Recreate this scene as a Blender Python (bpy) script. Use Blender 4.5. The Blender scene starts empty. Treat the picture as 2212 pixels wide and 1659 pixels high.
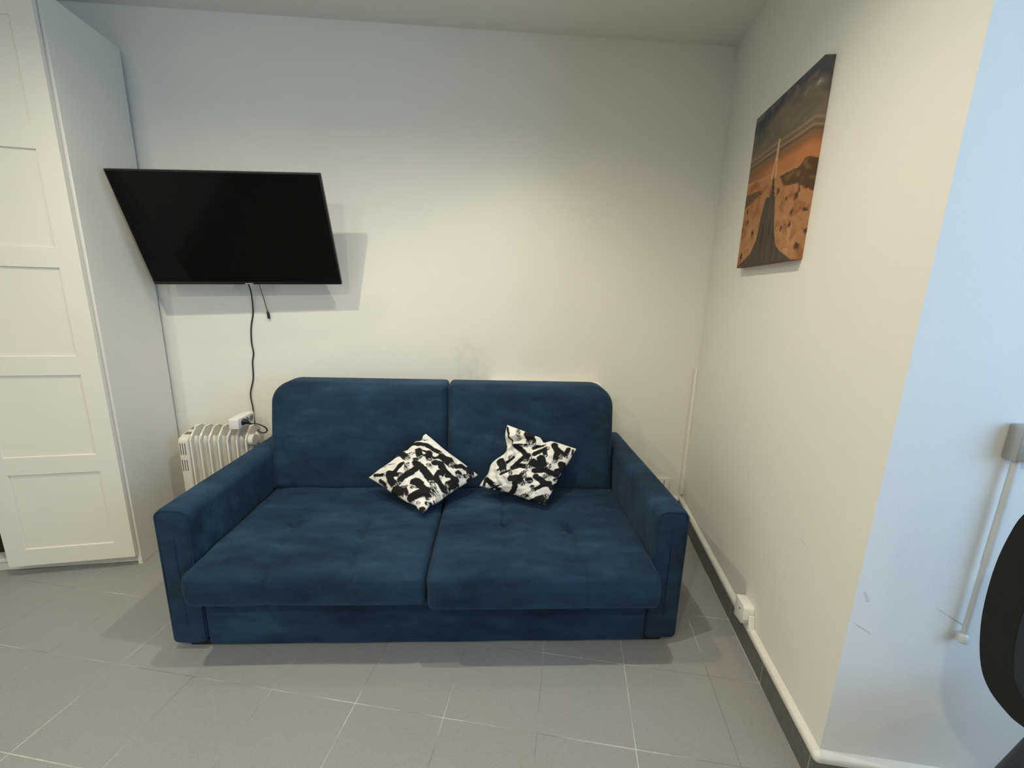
import bpy, bmesh, math, random
from mathutils import Vector, Matrix, noise
import numpy as np
random.seed(7)
SC = bpy.context.scene
COL = SC.collection
R = math.radians

# ---------------------------------------------------------------- camera
cam_d = bpy.data.cameras.new('camera'); cam = bpy.data.objects.new('camera', cam_d); COL.objects.link(cam)
cr = Vector((0.9977452883, -0.0617072053, 0.0263924307))      # right
cd = Vector((0.0125703751, -0.2144667733, -0.9766503923))     # down
cf = Vector((0.0659266658, 0.9747800900, -0.2132075299))      # forward
CAMH = 1.335
m = Matrix(((cr.x, -cd.x, -cf.x, 0), (cr.y, -cd.y, -cf.y, 0), (cr.z, -cd.z, -cf.z, CAMH), (0, 0, 0, 1)))
cam.matrix_world = m
cam_d.sensor_width = 36; cam_d.lens = 36 * 899.736 / 2212; cam_d.clip_start = 0.02
SC.camera = cam

# ---------------------------------------------------------------- view, world, lights
SC.view_settings.view_transform = 'Standard'; SC.view_settings.look = 'None'
SC.view_settings.gamma = 1; SC.view_settings.use_curve_mapping = False
SC.view_settings.exposure = 0.08
W = bpy.data.worlds.new('world'); SC.world = W; W.use_nodes = True
wb = W.node_tree.nodes['Background']
wb.inputs[0].default_value = (0.37, 0.65, 1.0, 1); wb.inputs[1].default_value = 5.6

B = R(11.548996)                                   # right wall turned against the back wall
nR = Vector((math.cos(B), -math.sin(B), 0)); dR = Vector((math.sin(B), math.cos(B), 0))
XW = 0.752                                         # right wall plane: P . nR = XW
YW = 2.33; ZC = 2.57                               # back wall, ceiling
def RW(s, z, off=0.0): return nR * (XW - off) + dR * s + Vector((0, 0, z))
S0 = 1.030                                         # outer corner of the right wall, along dR
def BW(u, z, off=0.0): return nR * (XW + u) + dR * (S0 - off) + Vector((0, 0, z))
WU = 1.15                                          # window wall, distance from the outer corner

def disc(loc, power, col=(1.0, .905, .715), rad=.028):
    d = bpy.data.lights.new('ceiling_fill_light', 'AREA'); d.shape = 'DISK'; d.size = rad * 2; d.energy = power; d.color = col
    o = bpy.data.objects.new('ceiling_fill_light', d); COL.objects.link(o); o.location = loc
    return o
def spot(loc, power, size=120, blend=.6, col=(1.0, .905, .715), rad=.018):
    d = bpy.data.lights.new('ceiling_spot', 'SPOT'); d.energy = power; d.color = col
    d.spot_size = R(size); d.spot_blend = blend; d.shadow_soft_size = rad
    o = bpy.data.objects.new('ceiling_spot', d); COL.objects.link(o); o.location = loc
    return o
for (x, y) in ((-1.10, 1.12), (0.05, 1.12)):
    spot((x, y, ZC - .03), 54, 152, .9)
for (x, y, pw) in ((-1.7, -0.7, 15), (-.75, -0.7, 18), (-1.7, -2.0, 9), (-.7, -2.0, 9)):  # unseen fill lamps added behind the camera to brighten the room
    disc((x, y, ZC - .02), pw)
for (x, y, pw) in ((-1.0, 1.68, 9), (0.15, 1.74, 9)):
    spot((x, y, ZC - .03), pw, 96, .7)
# daylight portal in the window opening
pd = bpy.data.lights.new('window_portal', 'AREA'); pd.shape = 'RECTANGLE'; pd.size = 1.9; pd.size_y = 1.4; pd.cycles.is_portal = True
po = bpy.data.objects.new('window_portal', pd); COL.objects.link(po)
WIN_S = (S0 - 2.2, S0 - .30); WIN_Z = (.9, 2.3)
po.location = nR * (XW + WU + .1) + dR * (sum(WIN_S) / 2) + Vector((0, 0, sum(WIN_Z) / 2))
po.rotation_euler = (-nR).to_track_quat('-Z', 'Z').to_euler()

# ---------------------------------------------------------------- helpers
def tag(o, label=None, cat=None, group=None, kind=None):
    if label: o['label'] = label
    if cat: o['category'] = cat
    if group: o['group'] = group
    if kind: o['kind'] = kind
    return o
def empty(name, loc, rz=0):
    o = bpy.data.objects.new(name, None); COL.objects.link(o); o.location = loc; o.rotation_euler = (0, 0, rz)
    o.empty_display_size = .1
    return o
def setpar(c, p):
    c.parent = p
    if p.type == 'EMPTY':
        c.matrix_parent_inverse = Matrix.LocRotScale(p.location, p.rotation_euler, None).inverted()
class MB:
    "collects shapes in one mesh"
    def __init__(s): s.v = []; s.f = []
    def add(s, v, f):
        k = len(s.v); s.v += [tuple(p) for p in v]; s.f += [tuple(i + k for i in q) for q in f]; return s
    def bm(s, b, M=None):
        b.verts.index_update()
        vs = [(M @ v.co if M else v.co.copy()) for v in b.verts]
        s.add(vs, [[v.index for v in f.verts] for f in b.faces]); b.free(); return s
    def box(s, a, b, bev=0, seg=2, M=None):
        k = bmesh.new(); bmesh.ops.create_cube(k, size=1)
        for v in k.verts:
            v.co = Vector([(a[i] + b[i]) / 2 + v.co[i] * (b[i] - a[i]) for i in range(3)])
        if bev: bmesh.ops.bevel(k, geom=list(k.edges), offset=bev, segments=seg, affect='EDGES', profile=.5)
        return s.bm(k, M)
    def prism(s, poly, h0, h1, fn, bev=0, seg=2):
        "poly in 2D, extruded h0..h1; fn maps (a,b,h) to a point"
        k = bmesh.new()
        n = len(poly)
        lo = [k.verts.new((p[0], p[1], h0)) for p in poly]; hi = [k.verts.new((p[0], p[1], h1)) for p in poly]
        k.faces.new(lo[::-1]); k.faces.new(hi)
        for i in range(n): k.faces.new((lo[i], lo[(i + 1) % n], hi[(i + 1) % n], hi[i]))
        if bev: bmesh.ops.bevel(k, geom=list(k.edges), offset=bev, segments=seg, affect='EDGES', profile=.5)
        for v in k.verts: v.co = Vector(fn(*v.co))
        return s.bm(k)
    def tube(s, pts, r, n=10, cap=True, smoothpath=0):
        pts = [Vector(p) for p in pts]
        if smoothpath:
            q = []
            P = [pts[0]] + pts + [pts[-1]]
            for i in range(1, len(P) - 2):
                for k in range(smoothpath):
                    t = k / smoothpath
                    a, b, c, d = P[i - 1], P[i], P[i + 1], P[i + 2]
                    q.append(.5 * ((2 * b) + (c - a) * t + (2 * a - 5 * b + 4 * c - d) * t * t + (3 * b - a - 3 * c + d) * t ** 3))
            q.append(pts[-1]); pts = q
        rr = r if isinstance(r, (list, tuple)) else [r] * len(pts)
        vs = []; fs = []
        up = Vector((0, 0, 1))
        t0 = (pts[1] - pts[0]).normalized()
        if abs(t0.dot(up)) > .9: up = Vector((1, 0, 0))
        a = t0.cross(up).normalized()
        for i, p in enumerate(pts):
            t = (pts[min(i + 1, len(pts) - 1)] - pts[max(i - 1, 0)]).normalized()
            a = (a - t * a.dot(t)).normalized(); b = t.cross(a)
            for j in range(n):
                w = 2 * math.pi * j / n
                vs.append(p + (a * math.cos(w) + b * math.sin(w)) * rr[i])
        for i in range(len(pts) - 1):
            for j in range(n):
                fs.append((i * n + j, i * n + (j + 1) % n, (i + 1) * n + (j + 1) % n, (i + 1) * n + j))
        if cap: fs.append(tuple(range(n))[::-1]); fs.append(tuple((len(pts) - 1) * n + j for j in range(n)))
        return s.add(vs, fs)
    def build(s, name, mat, parent=None, smooth=40, fix=True):
        me = bpy.data.meshes.new(name); me.from_pydata([tuple(p) for p in s.v], [], s.f)
        if fix:
            b = bmesh.new(); b.from_mesh(me); bmesh.ops.recalc_face_normals(b, faces=b.faces); b.to_mesh(me); b.free()
        if smooth:
            me.polygons.foreach_set('use_smooth', [True] * len(me.polygons)); me.set_sharp_from_angle(angle=R(smooth))
        me.materials.append(mat); me.update()
        o = bpy.data.objects.new(name, me); COL.objects.link(o)
        if parent: setpar(o, parent)
        return o

# ---------------------------------------------------------------- materials
def nodes(name):
    m = bpy.data.materials.new(name); m.use_nodes = True; nt = m.node_tree
    return m, nt, nt.nodes['Principled BSDF']
def link(nt, a, b): nt.links.new(a, b)
def nn(nt, t, **k):
    n = nt.nodes.new(t)
    for a, b in k.items(): setattr(n, a, b)
    return n
def math_(nt, op, a, b=None, clamp=False):
    n = nn(nt, 'ShaderNodeMath', operation=op); n.use_clamp = clamp
    for i, x in enumerate((a, b)):
        if x is None: continue
        if isinstance(x, (int, float)): n.inputs[i].default_value = x
        else: link(nt, x, n.inputs[i])
    return n.outputs[0]
def vmath(nt, op, a, b=None, out=0):
    n = nn(nt, 'ShaderNodeVectorMath', operation=op)
    for i, x in enumerate((a, b)):
        if x is None: continue
        if isinstance(x, (tuple, Vector)): n.inputs[i].default_value = tuple(x)
        elif isinstance(x, (int, float)): n.inputs[3].default_value = x
        else: link(nt, x, n.inputs[i])
    return n.outputs[out]
def noise_(nt, vec, scale, detail=4, rough=.55):
    n = nn(nt, 'ShaderNodeTexNoise'); n.inputs['Scale'].default_value = scale; n.inputs['Detail'].default_value = detail
    n.inputs['Roughness'].default_value = rough; link(nt, vec, n.inputs['Vector']); return n.outputs[0]
def ramp(nt, x, a, b, c0=0, c1=1):
    n = nn(nt, 'ShaderNodeMapRange'); link(nt, x, n.inputs[0])
    for i, v in enumerate((a, b, c0, c1)): n.inputs[i + 1].default_value = v
    return n.outputs[0]
def mixc(nt, f, a, b):
    n = nn(nt, 'ShaderNodeMix', data_type='RGBA')
    if isinstance(f, (int, float)): n.inputs[0].default_value = f
    else: link(nt, f, n.inputs[0])
    for i, x in ((6, a), (7, b)):
        if isinstance(x, tuple): n.inputs[i].default_value = (*x[:3], 1)
        else: link(nt, x, n.inputs[i])
    return n.outputs[2]
def bump(nt, h, strength, dist, bs):
    n = nn(nt, 'ShaderNodeBump'); n.inputs['Strength'].default_value = strength; n.inputs['Distance'].default_value = dist
    link(nt, h, n.inputs['Height']); link(nt, n.outputs[0], bs.inputs['Normal'])
def geo(nt): return nn(nt, 'ShaderNodeNewGeometry').outputs['Position']
def objc(nt): return nn(nt, 'ShaderNodeTexCoord').outputs['Object']
def plain(name, c, rough=.5, metal=0, nscale=0, namp=.06, bscale=0, bdist=.0005, spec=.5, coat=0):
    m, nt, bs = nodes(name)
    bs.inputs['Roughness'].default_value = rough; bs.inputs['Metallic'].default_value = metal
    bs.inputs['Specular IOR Level'].default_value = spec
    P = objc(nt)
    f = noise_(nt, P, nscale or 8)
    col = mixc(nt, ramp(nt, f, .3, .7), tuple(x * (1 - namp) for x in c), tuple(min(1, x * (1 + namp)) for x in c))
    link(nt, col, bs.inputs['Base Color'])
    if bscale: bump(nt, noise_(nt, P, bscale, 3), .5, bdist, bs)
    if coat: bs.inputs['Coat Weight'].default_value = coat; bs.inputs['Coat Roughness'].default_value = .1
    return m
def segmask(nt, P, a, b, w):
    a = Vector(a); b = Vector(b); ba = b - a
    pa = vmath(nt, 'SUBTRACT', P, a)
    h = math_(nt, 'DIVIDE', vmath(nt, 'DOT_PRODUCT', pa, ba, 1), ba.dot(ba), True)
    n = nn(nt, 'ShaderNodeVectorMath', operation='SCALE'); n.inputs[0].default_value = tuple(ba); link(nt, h, n.inputs[3])
    d = vmath(nt, 'LENGTH', vmath(nt, 'SUBTRACT', pa, n.outputs[0]), None, 1)
    return ramp(nt, d, w * .4, w, 1, 0)
def wall_mat(name, c=(.82, .80, .74), marks=()):
    m, nt, bs = nodes(name)
    P = geo(nt); bs.inputs['Roughness'].default_value = .75
    bs.inputs['Specular IOR Level'].default_value = .25
    f = noise_(nt, P, 1.7, 3)
    col = mixc(nt, ramp(nt, f, .3, .7), tuple(x * .975 for x in c), c)
    for (a, b, w, k, mc) in marks:
        msk = math_(nt, 'MULTIPLY', segmask(nt, P, a, b, w), math_(nt, 'MULTIPLY', ramp(nt, noise_(nt, P, 22, 3), .35, .6), k), True)
        col = mixc(nt, msk, col, mc)
    link(nt, col, bs.inputs['Base Color'])
    h = math_(nt, 'ADD', noise_(nt, P, 260, 3), math_(nt, 'MULTIPLY', noise_(nt, P, 18, 4), 3.0))
    bump(nt, h, .35, .0011, bs)
    return m
GREY = (.30, .29, .27)
M_back = wall_mat('painted_wall_back', marks=[((-.075, YW, .86), (-.085, YW, 1.0), .11, .18, (.5, .5, .5))])
M_right = wall_mat('painted_wall_right', marks=[(RW(1.285, .605), RW(1.25, .603), .003, .6, (.5, .42, .33)), (RW(1.93, .93), RW(1.90, .95), .003, .5, (.5, .45, .38))])
M_blue = wall_mat('painted_wall_front', (.80, .80, .78), marks=[(BW(.012, .53), BW(.055, .505), .003, .4, GREY), (BW(.185, .6), BW(.262, .555), .0025, .6, GREY), (BW(.02, .62), BW(.03, .60), .006, .3, GREY)])
M_ceil = wall_mat('painted_ceiling', (.80, .79, .72))

def floor_mat():
    m, nt, bs = nodes('grey_floor_tiles')
    P = geo(nt)
    a = vmath(nt, 'DOT_PRODUCT', P, nR, 1); b = vmath(nt, 'DOT_PRODUCT', P, dR, 1)
    def line(x, off, dark=0):
        t = math_(nt, 'FRACT', math_(nt, 'DIVIDE', math_(nt, 'ADD', x, -off + 30.0 + .15), .30))
        return math_(nt, 'ABSOLUTE', math_(nt, 'SUBTRACT', t, .5))       # 0 on the joint
    wob = math_(nt, 'MULTIPLY', math_(nt, 'SUBTRACT', noise_(nt, P, 40, 2), .5), .006)
    da = math_(nt, 'ADD', line(a, .567), wob); db = math_(nt, 'ADD', line(b, 1.3395), wob)
    d = math_(nt, 'MINIMUM', da, db)
    edge = math_(nt, 'DIVIDE', math_(nt, 'ABSOLUTE', math_(nt, 'SUBTRACT', a, XW - .0145)), .30)
    d = math_(nt, 'MINIMUM', d, edge)
    g = ramp(nt, d, .002, .006, 1, 0)
    grain = noise_(nt, P, 330, 3, .8)
    mid = noise_(nt, P, 60, 4, .6)
    big = noise_(nt, P, 2.2, 3)
    base = mixc(nt, ramp(nt, grain, .3, .7), (.20, .20, .192), (.40, .398, .38))
    base = mixc(nt, ramp(nt, mid, .3, .7, 0, .4), base, (.25, .25, .24))
    base = mixc(nt, ramp(nt, big, .35, .65, 0, .25), base, (.34, .325, .30))
    gl = noise_(nt, P, 3.3, 2)
    gcol = mixc(nt, ramp(nt, gl, .42, .62), (.22, .21, .20), (.58, .57, .54))
    col = mixc(nt, g, base, gcol)
    link(nt, col, bs.inputs['Base Color'])
    bs.inputs['Roughness'].default_value = .55; bs.inputs['Specular IOR Level'].default_value = .35
    h = math_(nt, 'SUBTRACT', math_(nt, 'ADD', math_(nt, 'MULTIPLY', grain, .35), math_(nt, 'MULTIPLY', mid, .6)), math_(nt, 'MULTIPLY', g, .6))
    bump(nt, h, .5, .0012, bs)
    return m
M_floor = floor_mat()
def skirt_mat():
    m, nt, bs = nodes('dark_skirting_tiles')
    P = geo(nt); b = vmath(nt, 'DOT_PRODUCT', P, dR, 1)
    t = math_(nt, 'ABSOLUTE', math_(nt, 'SUBTRACT', math_(nt, 'FRACT', math_(nt, 'DIVIDE', math_(nt, 'ADD', b, 30.15 - 1.3395), .30)), .5))
    a = vmath(nt, 'DOT_PRODUCT', P, nR, 1)
    g = math_(nt, 'MULTIPLY', ramp(nt, t, .004, .009, 1, 0), ramp(nt, a, XW + .005, XW + .01, 1, 0))
    base = mixc(nt, ramp(nt, noise_(nt, P, 60, 5), .3, .7), (.095, .093, .083), (.14, .137, .12))
    link(nt, mixc(nt, math_(nt, 'MULTIPLY', g, ramp(nt, noise_(nt, P, 4, 2), .35, .6, .25, 1)), base, (.38, .37, .34)), bs.inputs['Base Color'])
    bs.inputs['Roughness'].default_value = .4
    return m
M_skirt = skirt_mat()
M_ledge = plain('chalky_white_ledge', (.78, .76, .71), .5, nscale=30, namp=.05, bscale=60, bdist=.001)
def velvet():
    m, nt, bs = nodes('blue_velvet')
    P = objc(nt)
    mp = nn(nt, 'ShaderNodeMapping'); mp.inputs['Rotation'].default_value = (0, 0, .5); mp.inputs['Scale'].default_value = (.55, 1.5, 1.2); link(nt, P, mp.inputs[0]); Q = mp.outputs[0]
    n1 = noise_(nt, Q, 4.2, 6, .62); n2 = noise_(nt, Q, 15, 5, .65); n3 = noise_(nt, P, 900, 2)
    f = math_(nt, 'ADD', math_(nt, 'MULTIPLY', n1, .7), math_(nt, 'MULTIPLY', n2, .3))
    col = mixc(nt, ramp(nt, f, .38, .60), (.0048, .0150, .034), (.0180, .047, .088))
    col = mixc(nt, ramp(nt, f, .56, .68, 0, .7), col, (.036, .074, .118))
    col = mixc(nt, ramp(nt, n3, .3, .7, 0, .2), col, (.03, .066, .11))
    link(nt, col, bs.inputs['Base Color'])
    bs.inputs['Roughness'].default_value = .85; bs.inputs['Specular IOR Level'].default_value = .15
    bs.inputs['Sheen Weight'].default_value = .13; bs.inputs['Sheen Roughness'].default_value = .45
    bs.inputs['Sheen Tint'].default_value = (.35, .55, .8, 1)
    h = math_(nt, 'ADD', math_(nt, 'MULTIPLY', n3, .1), math_(nt, 'MULTIPLY', n2, .8))
    bump(nt, h, .35, .004, bs)
    return m
M_vel = velvet()
M_lacq = plain('cream_door_lacquer', (.76, .735, .66), .38, nscale=3, namp=.015, bscale=300, bdist=.0002)
M_carc = plain('white_melamine', (.72, .71, .655), .5, nscale=3, namp=.015)
M_dark = plain('dark_hollow', (.012, .012, .014), .9)
M_black = plain('black_plastic', (.006, .006, .007), .38, spec=.4)
M_rubber = plain('black_rubber', (.004, .004, .004), .55)
M_cable = plain('black_cable', (.008, .008, .008), .45)
M_whitep = plain('white_plastic', (.80, .79, .75), .3)
M_heat = plain('ivory_enamel', (.72, .69, .62), .25, coat=.3)
M_slot = plain('slot_shadow_grey', (.10, .095, .085), .8)
M_socket = plain('socket_grey', (.22, .22, .21), .6)
M_metal = plain('brushed_grey_metal', (.42, .41, .38), .38, .6)
M_metal2 = plain('light_painted_metal', (.62, .62, .60), .42, .15)
M_chrome = plain('silver_badge', (.6, .6, .6), .3, .8)
def screen_mat():
    m, nt, bs = nodes('black_glass_screen')
    bs.inputs['Base Color'].default_value = (.0009, .0009, .0010, 1); bs.inputs['Roughness'].default_value = .10
    bs.inputs['Specular IOR Level'].default_value = .16
    return m
M_screen = screen_mat()
M_paper = plain('white_paper_tag', (.8, .8, .78), .6)
M_chair = plain('black_chair_plastic', (.010, .010, .011), .5, spec=.3)
M_mesh = plain('dark_blue_chair_fabric', (.012, .020, .036), .8, bscale=700, bdist=.0006)

STROKES_L=[([(0.726,0.979),(0.762,0.874),(0.808,0.767),(0.808,0.678),(0.811,0.594),(0.818,0.514)],0.0333,0),([(0.617,0.957),(0.734,0.984)],0.0311,0),([(0.908,0.996),(0.819,0.94)],0.0266,0),([(0.833,0.956),(0.899,0.868)],0.0178,1),([(0.524,0.956),(0.471,0.773)],0.04,0),([(0.527,0.861),(0.556,0.825),(0.596,0.734)],0.02,1),([(0.674,0.776),(0.582,0.653)],0.0355,0),([(0.684,0.787),(0.697,0.69),(0.708,0.593)],0.0133,0),([(0.713,0.621),(0.637,0.529)],0.0355,0),([(0.637,0.626),(0.696,0.602)],0.0222,0),([(0.493,0.654),(0.546,0.624)],0.0178,0),([(0.693,0.503),(0.764,0.438)],0.0222,0),([(0.797,0.439),(0.796,0.277)],0.0577,0),([(0.461,0.586),(0.45,0.469),(0.425,0.349),(0.395,0.234)],0.0422,0),([(0.416,0.507),(0.324,0.526),(0.218,0.542),(0.122,0.551)],0.0378,0),([(0.391,0.684),(0.299,0.595)],0.0266,1),([(0.359,0.738),(0.267,0.726),(0.188,0.706),(0.149,0.722)],0.0266,0),([(0.159,0.766),(0.089,0.671),(0.066,0.561)],0.0355,0),([(0.153,0.714),(0.209,0.609)],0.0266,0),([(0.076,0.907),(0.106,0.811)],0.0222,0),([(0.065,0.955),(0.039,0.914)],0.0155,0),([(0.347,0.981),(0.423,0.981),(0.464,0.918)],0.0124,0),([(0.209,0.988),(0.273,0.895),(0.316,0.827)],0.0124,1),([(0.028,0.812),(0.014,0.666)],0.0155,0),([(0.639,0.436),(0.667,0.359),(0.63,0.268),(0.52,0.228)],0.0378,0),([(0.644,0.271),(0.554,0.274),(0.441,0.231)],0.0266,0),([(0.453,0.221),(0.438,0.144),(0.427,0.06),(0.459,0.031)],0.0333,0),([(0.63,0.268),(0.638,0.169),(0.638,0.073)],0.0266,0),([(0.586,0.169),(0.625,0.146)],0.0222,0),([(0.646,0.07),(0.573,0.049),(0.501,0.061)],0.04,0),([(0.627,0.04),(0.621,0.0)],0.0266,0),([(0.813,0.218),(0.876,0.205),(0.935,0.154)],0.0355,0),([(0.751,0.112),(0.746,0.105)],0.04,0),([(0.819,0.063),(0.823,0.061)],0.0266,0),([(0.99,0.144),(0.875,0.028)],0.0422,0),([(0.804,0.0),(0.903,0.0)],0.0155,0),([(0.239,0.385),(0.259,0.333),(0.238,0.249),(0.237,0.166),(0.241,0.119)],0.0444,0),([(0.057,0.253),(0.106,0.229),(0.178,0.188),(0.264,0.131)],0.0422,0),([(0.225,0.154),(0.187,0.084)],0.0266,0),([(0.024,0.221),(0.07,0.287)],0.0222,1),([(0.014,0.512),(0.066,0.431)],0.0444,0),([(0.066,0.431),(0.022,0.39)],0.0266,0),([(0.092,0.394),(0.052,0.322)],0.02,0),([(0.104,0.436),(0.184,0.37)],0.0098,1),([(0.15,0.346),(0.209,0.281)],0.0178,1),([(0.363,0.202),(0.31,0.097),(0.301,0.037)],0.0266,1),([(0.042,0.144),(0.049,0.131)],0.0222,1),([(0.124,0.043),(0.133,0.036)],0.02,0),([(0.233,0.0),(0.246,0.0)],0.0266,1),([(0.159,0.0),(0.157,0.0)],0.0222,0),([(0.015,0.025),(0.02,0.0)],0.04,0),([(0.386,0.0),(0.462,0.0)],0.0222,1),([(0.549,0.458),(0.546,0.403)],0.0266,1)]
STROKES_R=[([(0.249,0.751),(0.34,0.726),(0.431,0.681),(0.501,0.658)],0.0324,0),([(0.468,0.675),(0.474,0.608)],0.0346,0),([(0.432,0.642),(0.383,0.527),(0.353,0.439)],0.0259,0),([(0.357,0.431),(0.432,0.495),(0.527,0.509)],0.0303,0),([(0.578,0.616),(0.567,0.533)],0.0367,0),([(0.391,0.314),(0.345,0.378)],0.0216,1),([(0.099,0.468),(0.194,0.423),(0.258,0.348)],0.0389,0),([(0.268,0.583),(0.219,0.451)],0.0216,0),([(0.171,0.328),(0.201,0.367)],0.013,0),([(0.208,0.552),(0.204,0.599)],0.0173,1),([(0.24,0.283),(0.341,0.386)],0.0151,0),([(0.052,0.132),(0.125,0.116),(0.204,0.08)],0.0346,0),([(0.046,0.1),(0.074,0.006)],0.0173,0),([(0.182,0.0),(0.302,0.123)],0.0151,0),([(0.289,0.032),(0.335,0.025)],0.0346,0),([(0.409,0.271),(0.489,0.308),(0.551,0.36)],0.0389,0),([(0.496,0.311),(0.581,0.249)],0.0389,0),([(0.494,0.23),(0.519,0.114),(0.487,0.001)],0.0324,0),([(0.388,0.001),(0.505,0.003)],0.013,0),([(0.514,0.387),(0.554,0.449)],0.0216,1),([(0.65,0.693),(0.707,0.623),(0.732,0.551)],0.0432,0),([(0.641,0.589),(0.779,0.608)],0.0476,0),([(0.655,0.484),(0.779,0.537),(0.936,0.506),(1.0,0.499)],0.0346,0),([(0.829,0.443),(0.869,0.424)],0.0346,1),([(0.714,0.405),(0.828,0.351),(0.934,0.322)],0.0346,0),([(0.92,0.358),(0.847,0.286),(0.76,0.177)],0.0238,0),([(0.934,0.322),(0.999,0.264)],0.0259,0),([(0.652,0.319),(0.657,0.311)],0.0411,0),([(0.731,0.231),(0.732,0.229)],0.0259,0),([(0.976,0.426),(0.977,0.424)],0.0259,0),([(1.0,0.448),(1.0,0.447)],0.0216,0),([(1.0,0.336),(1.0,0.309)],0.0259,0),([(0.672,0.024),(0.732,0.115)],0.0346,1),([(0.562,0.001),(0.616,0.001)],0.0216,1),([(0.829,0.0),(0.891,0.064),(0.957,0.126)],0.0432,0),([(0.938,0.049),(0.973,0.0)],0.0303,0),([(1.0,0.07),(1.0,0.0)],0.0216,0),([(0.934,0.693),(0.996,0.615),(1.0,0.531)],0.0367,0),([(0.922,0.574),(0.973,0.599)],0.0259,0),([(0.709,0.958),(0.806,0.868),(0.838,0.711)],0.0303,0),([(0.749,0.931),(0.846,0.885),(0.946,0.826)],0.0195,0),([(0.91,0.954),(0.923,0.86)],0.0259,0),([(0.969,0.966),(1.0,0.867)],0.0108,0),([(0.852,0.823),(0.892,0.752)],0.0259,1),([(0.541,0.733),(0.596,0.806),(0.655,0.872)],0.0281,0),([(0.622,0.838),(0.686,0.758)],0.0259,0),([(0.489,0.804),(0.537,0.876),(0.596,0.922)],0.0195,0),([(0.244,0.779),(0.346,0.819)],0.0086,0),([(0.383,0.815),(0.384,0.814)],0.0238,0),([(0.17,0.979),(0.248,0.89)],0.0216,1),([(0.321,0.995),(0.409,0.896)],0.0476,0),([(0.405,0.946),(0.482,0.884)],0.0173,0),([(0.017,0.962),(0.096,0.849),(0.198,0.761)],0.0151,0)]
PIC={'top1':[(-0.006,0.713),(1.021,0.715)],'orange':[(0.017,0.649),(1.138,0.618)],'ridge':[(-0.005,0.573),(0.479,0.545),(0.631,0.523),(0.905,0.512),(1.127,0.526)],'mount':[(0.612,0.509),(0.891,0.5),(0.954,0.531),(1.13,0.518),(1.127,0.442),(1.13,0.347),(1.016,0.368),(0.884,0.415),(0.71,0.432)],'leftdark':[(-0.013,0.502),(0.285,0.491),(0.323,0.465),(0.157,0.434),(-0.013,0.408)],'road':[(-0.031,-0.001),(0.252,0.081),(0.344,0.167),(0.374,0.323),(0.421,0.42),(0.488,0.418),(0.499,0.523),(0.518,0.52),(0.566,0.409),(0.593,0.383),(0.653,0.194),(0.715,0.105),(0.789,0.067),(0.99,0.0),(0.993,-0.009)],'glowL':[(0.472,0.529),(0.503,0.627),(0.513,0.733)],'glowR':[(0.541,0.524),(0.524,0.622),(0.518,0.732)],'streak':[(0.052,0.936),(0.232,0.937),(0.437,0.981),(0.655,0.969)],'cloud1':[(0.819,0.885),(0.865,0.904)],'cloud2':[(1.005,0.882),(1.056,0.871)],'spots':[(0.772,0.353),(0.881,0.262),(0.909,0.347),(0.02,0.263),(0.106,0.307),(1.027,0.265),(0.882,0.203),(0.25,0.218),(0.754,0.192),(0.622,0.422),(0.939,0.374),(0.079,0.384),(0.067,0.082),(1.062,0.149),(1.014,0.071)],'centre':[(0.591,0.028),(0.539,0.206),(0.508,0.397)]}
def attr_mat(name, rough=.8, wrinkle=0):
    m, nt, bs = nodes(name)
    a = nn(nt, 'ShaderNodeVertexColor', layer_name='paint'); P = objc(nt)
    n = noise_(nt, P, 400, 3)
    g = nn(nt, 'ShaderNodeMix', data_type='RGBA', blend_type='MULTIPLY'); g.inputs[0].default_value = .35
    link(nt, a.outputs[0], g.inputs[6]); link(nt, n, g.inputs[7])
    sc = nn(nt, 'ShaderNodeVectorMath', operation='SCALE'); link(nt, g.outputs[2], sc.inputs[0]); sc.inputs[3].default_value = 1.2
    link(nt, sc.outputs[0], bs.inputs['Base Color']); bs.inputs['Roughness'].default_value = rough
    bs.inputs['Specular IOR Level'].default_value = .2
    bump(nt, n, .25, .0006, bs)
    return m
def set_colors(o, cols):
    me = o.data; at = me.color_attributes.new('paint', 'FLOAT_COLOR', 'POINT')
    arr = np.ones((len(me.vertices), 4), np.float32); arr[:, :3] = cols; at.data.foreach_set('color', arr.ravel())

# ================================================================ ROOM
def quad_struct(name, pts, th, mat, nrm):
    "wall slab: inner face pts, thickness behind (away from room) along -nrm"
    mb = MB(); q = [Vector(p) for p in pts]; k = [p - Vector(nrm) * th for p in q]
    n = len(q)
    mb.add(q + k, [tuple(range(n)), tuple(range(2 * n - 1, n - 1, -1))] + [(i, (i + 1) % n, (i + 1) % n + n, i + n) for i in range(n)])
    return tag(mb.build(name, mat, smooth=0), kind='structure')
XL = -2.95; YF = -2.7
def wall_corner_s(y): # s where the right wall reaches y
    return (y - nR.y * XW) / dR.y
sC = wall_corner_s(YW); cor = RW(sC, 0)
oc = BW(0, 0); wc = BW(WU, 0)
ff = nR * (XW + WU) + dR * (-3.4)                      # window wall front end
Z = Vector((0, 0, 1))
poly = [Vector((XL, YW, 0)), cor, oc, wc, Vector((ff.x, ff.y, 0)), Vector((XL, ff.y, 0))]
mb = MB(); n = len(poly)
mb.add([p for p in poly] + [p - Z * .1 for p in poly], [tuple(range(n)), tuple(range(2 * n - 1, n - 1, -1))] + [(i, (i + 1) % n, (i + 1) % n + n, i + n) for i in range(n)])
tag(mb.build('floor', M_floor, smooth=0), kind='structure')
mb = MB()
mb.add([p + Z * ZC for p in poly] + [p + Z * (ZC + .1) for p in poly], [tuple(range(n)), tuple(range(2 * n - 1, n - 1, -1))] + [(i, (i + 1) % n, (i + 1) % n + n, i + n) for i in range(n)])
tag(mb.build('ceiling', M_ceil, smooth=0), kind='structure')
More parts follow.
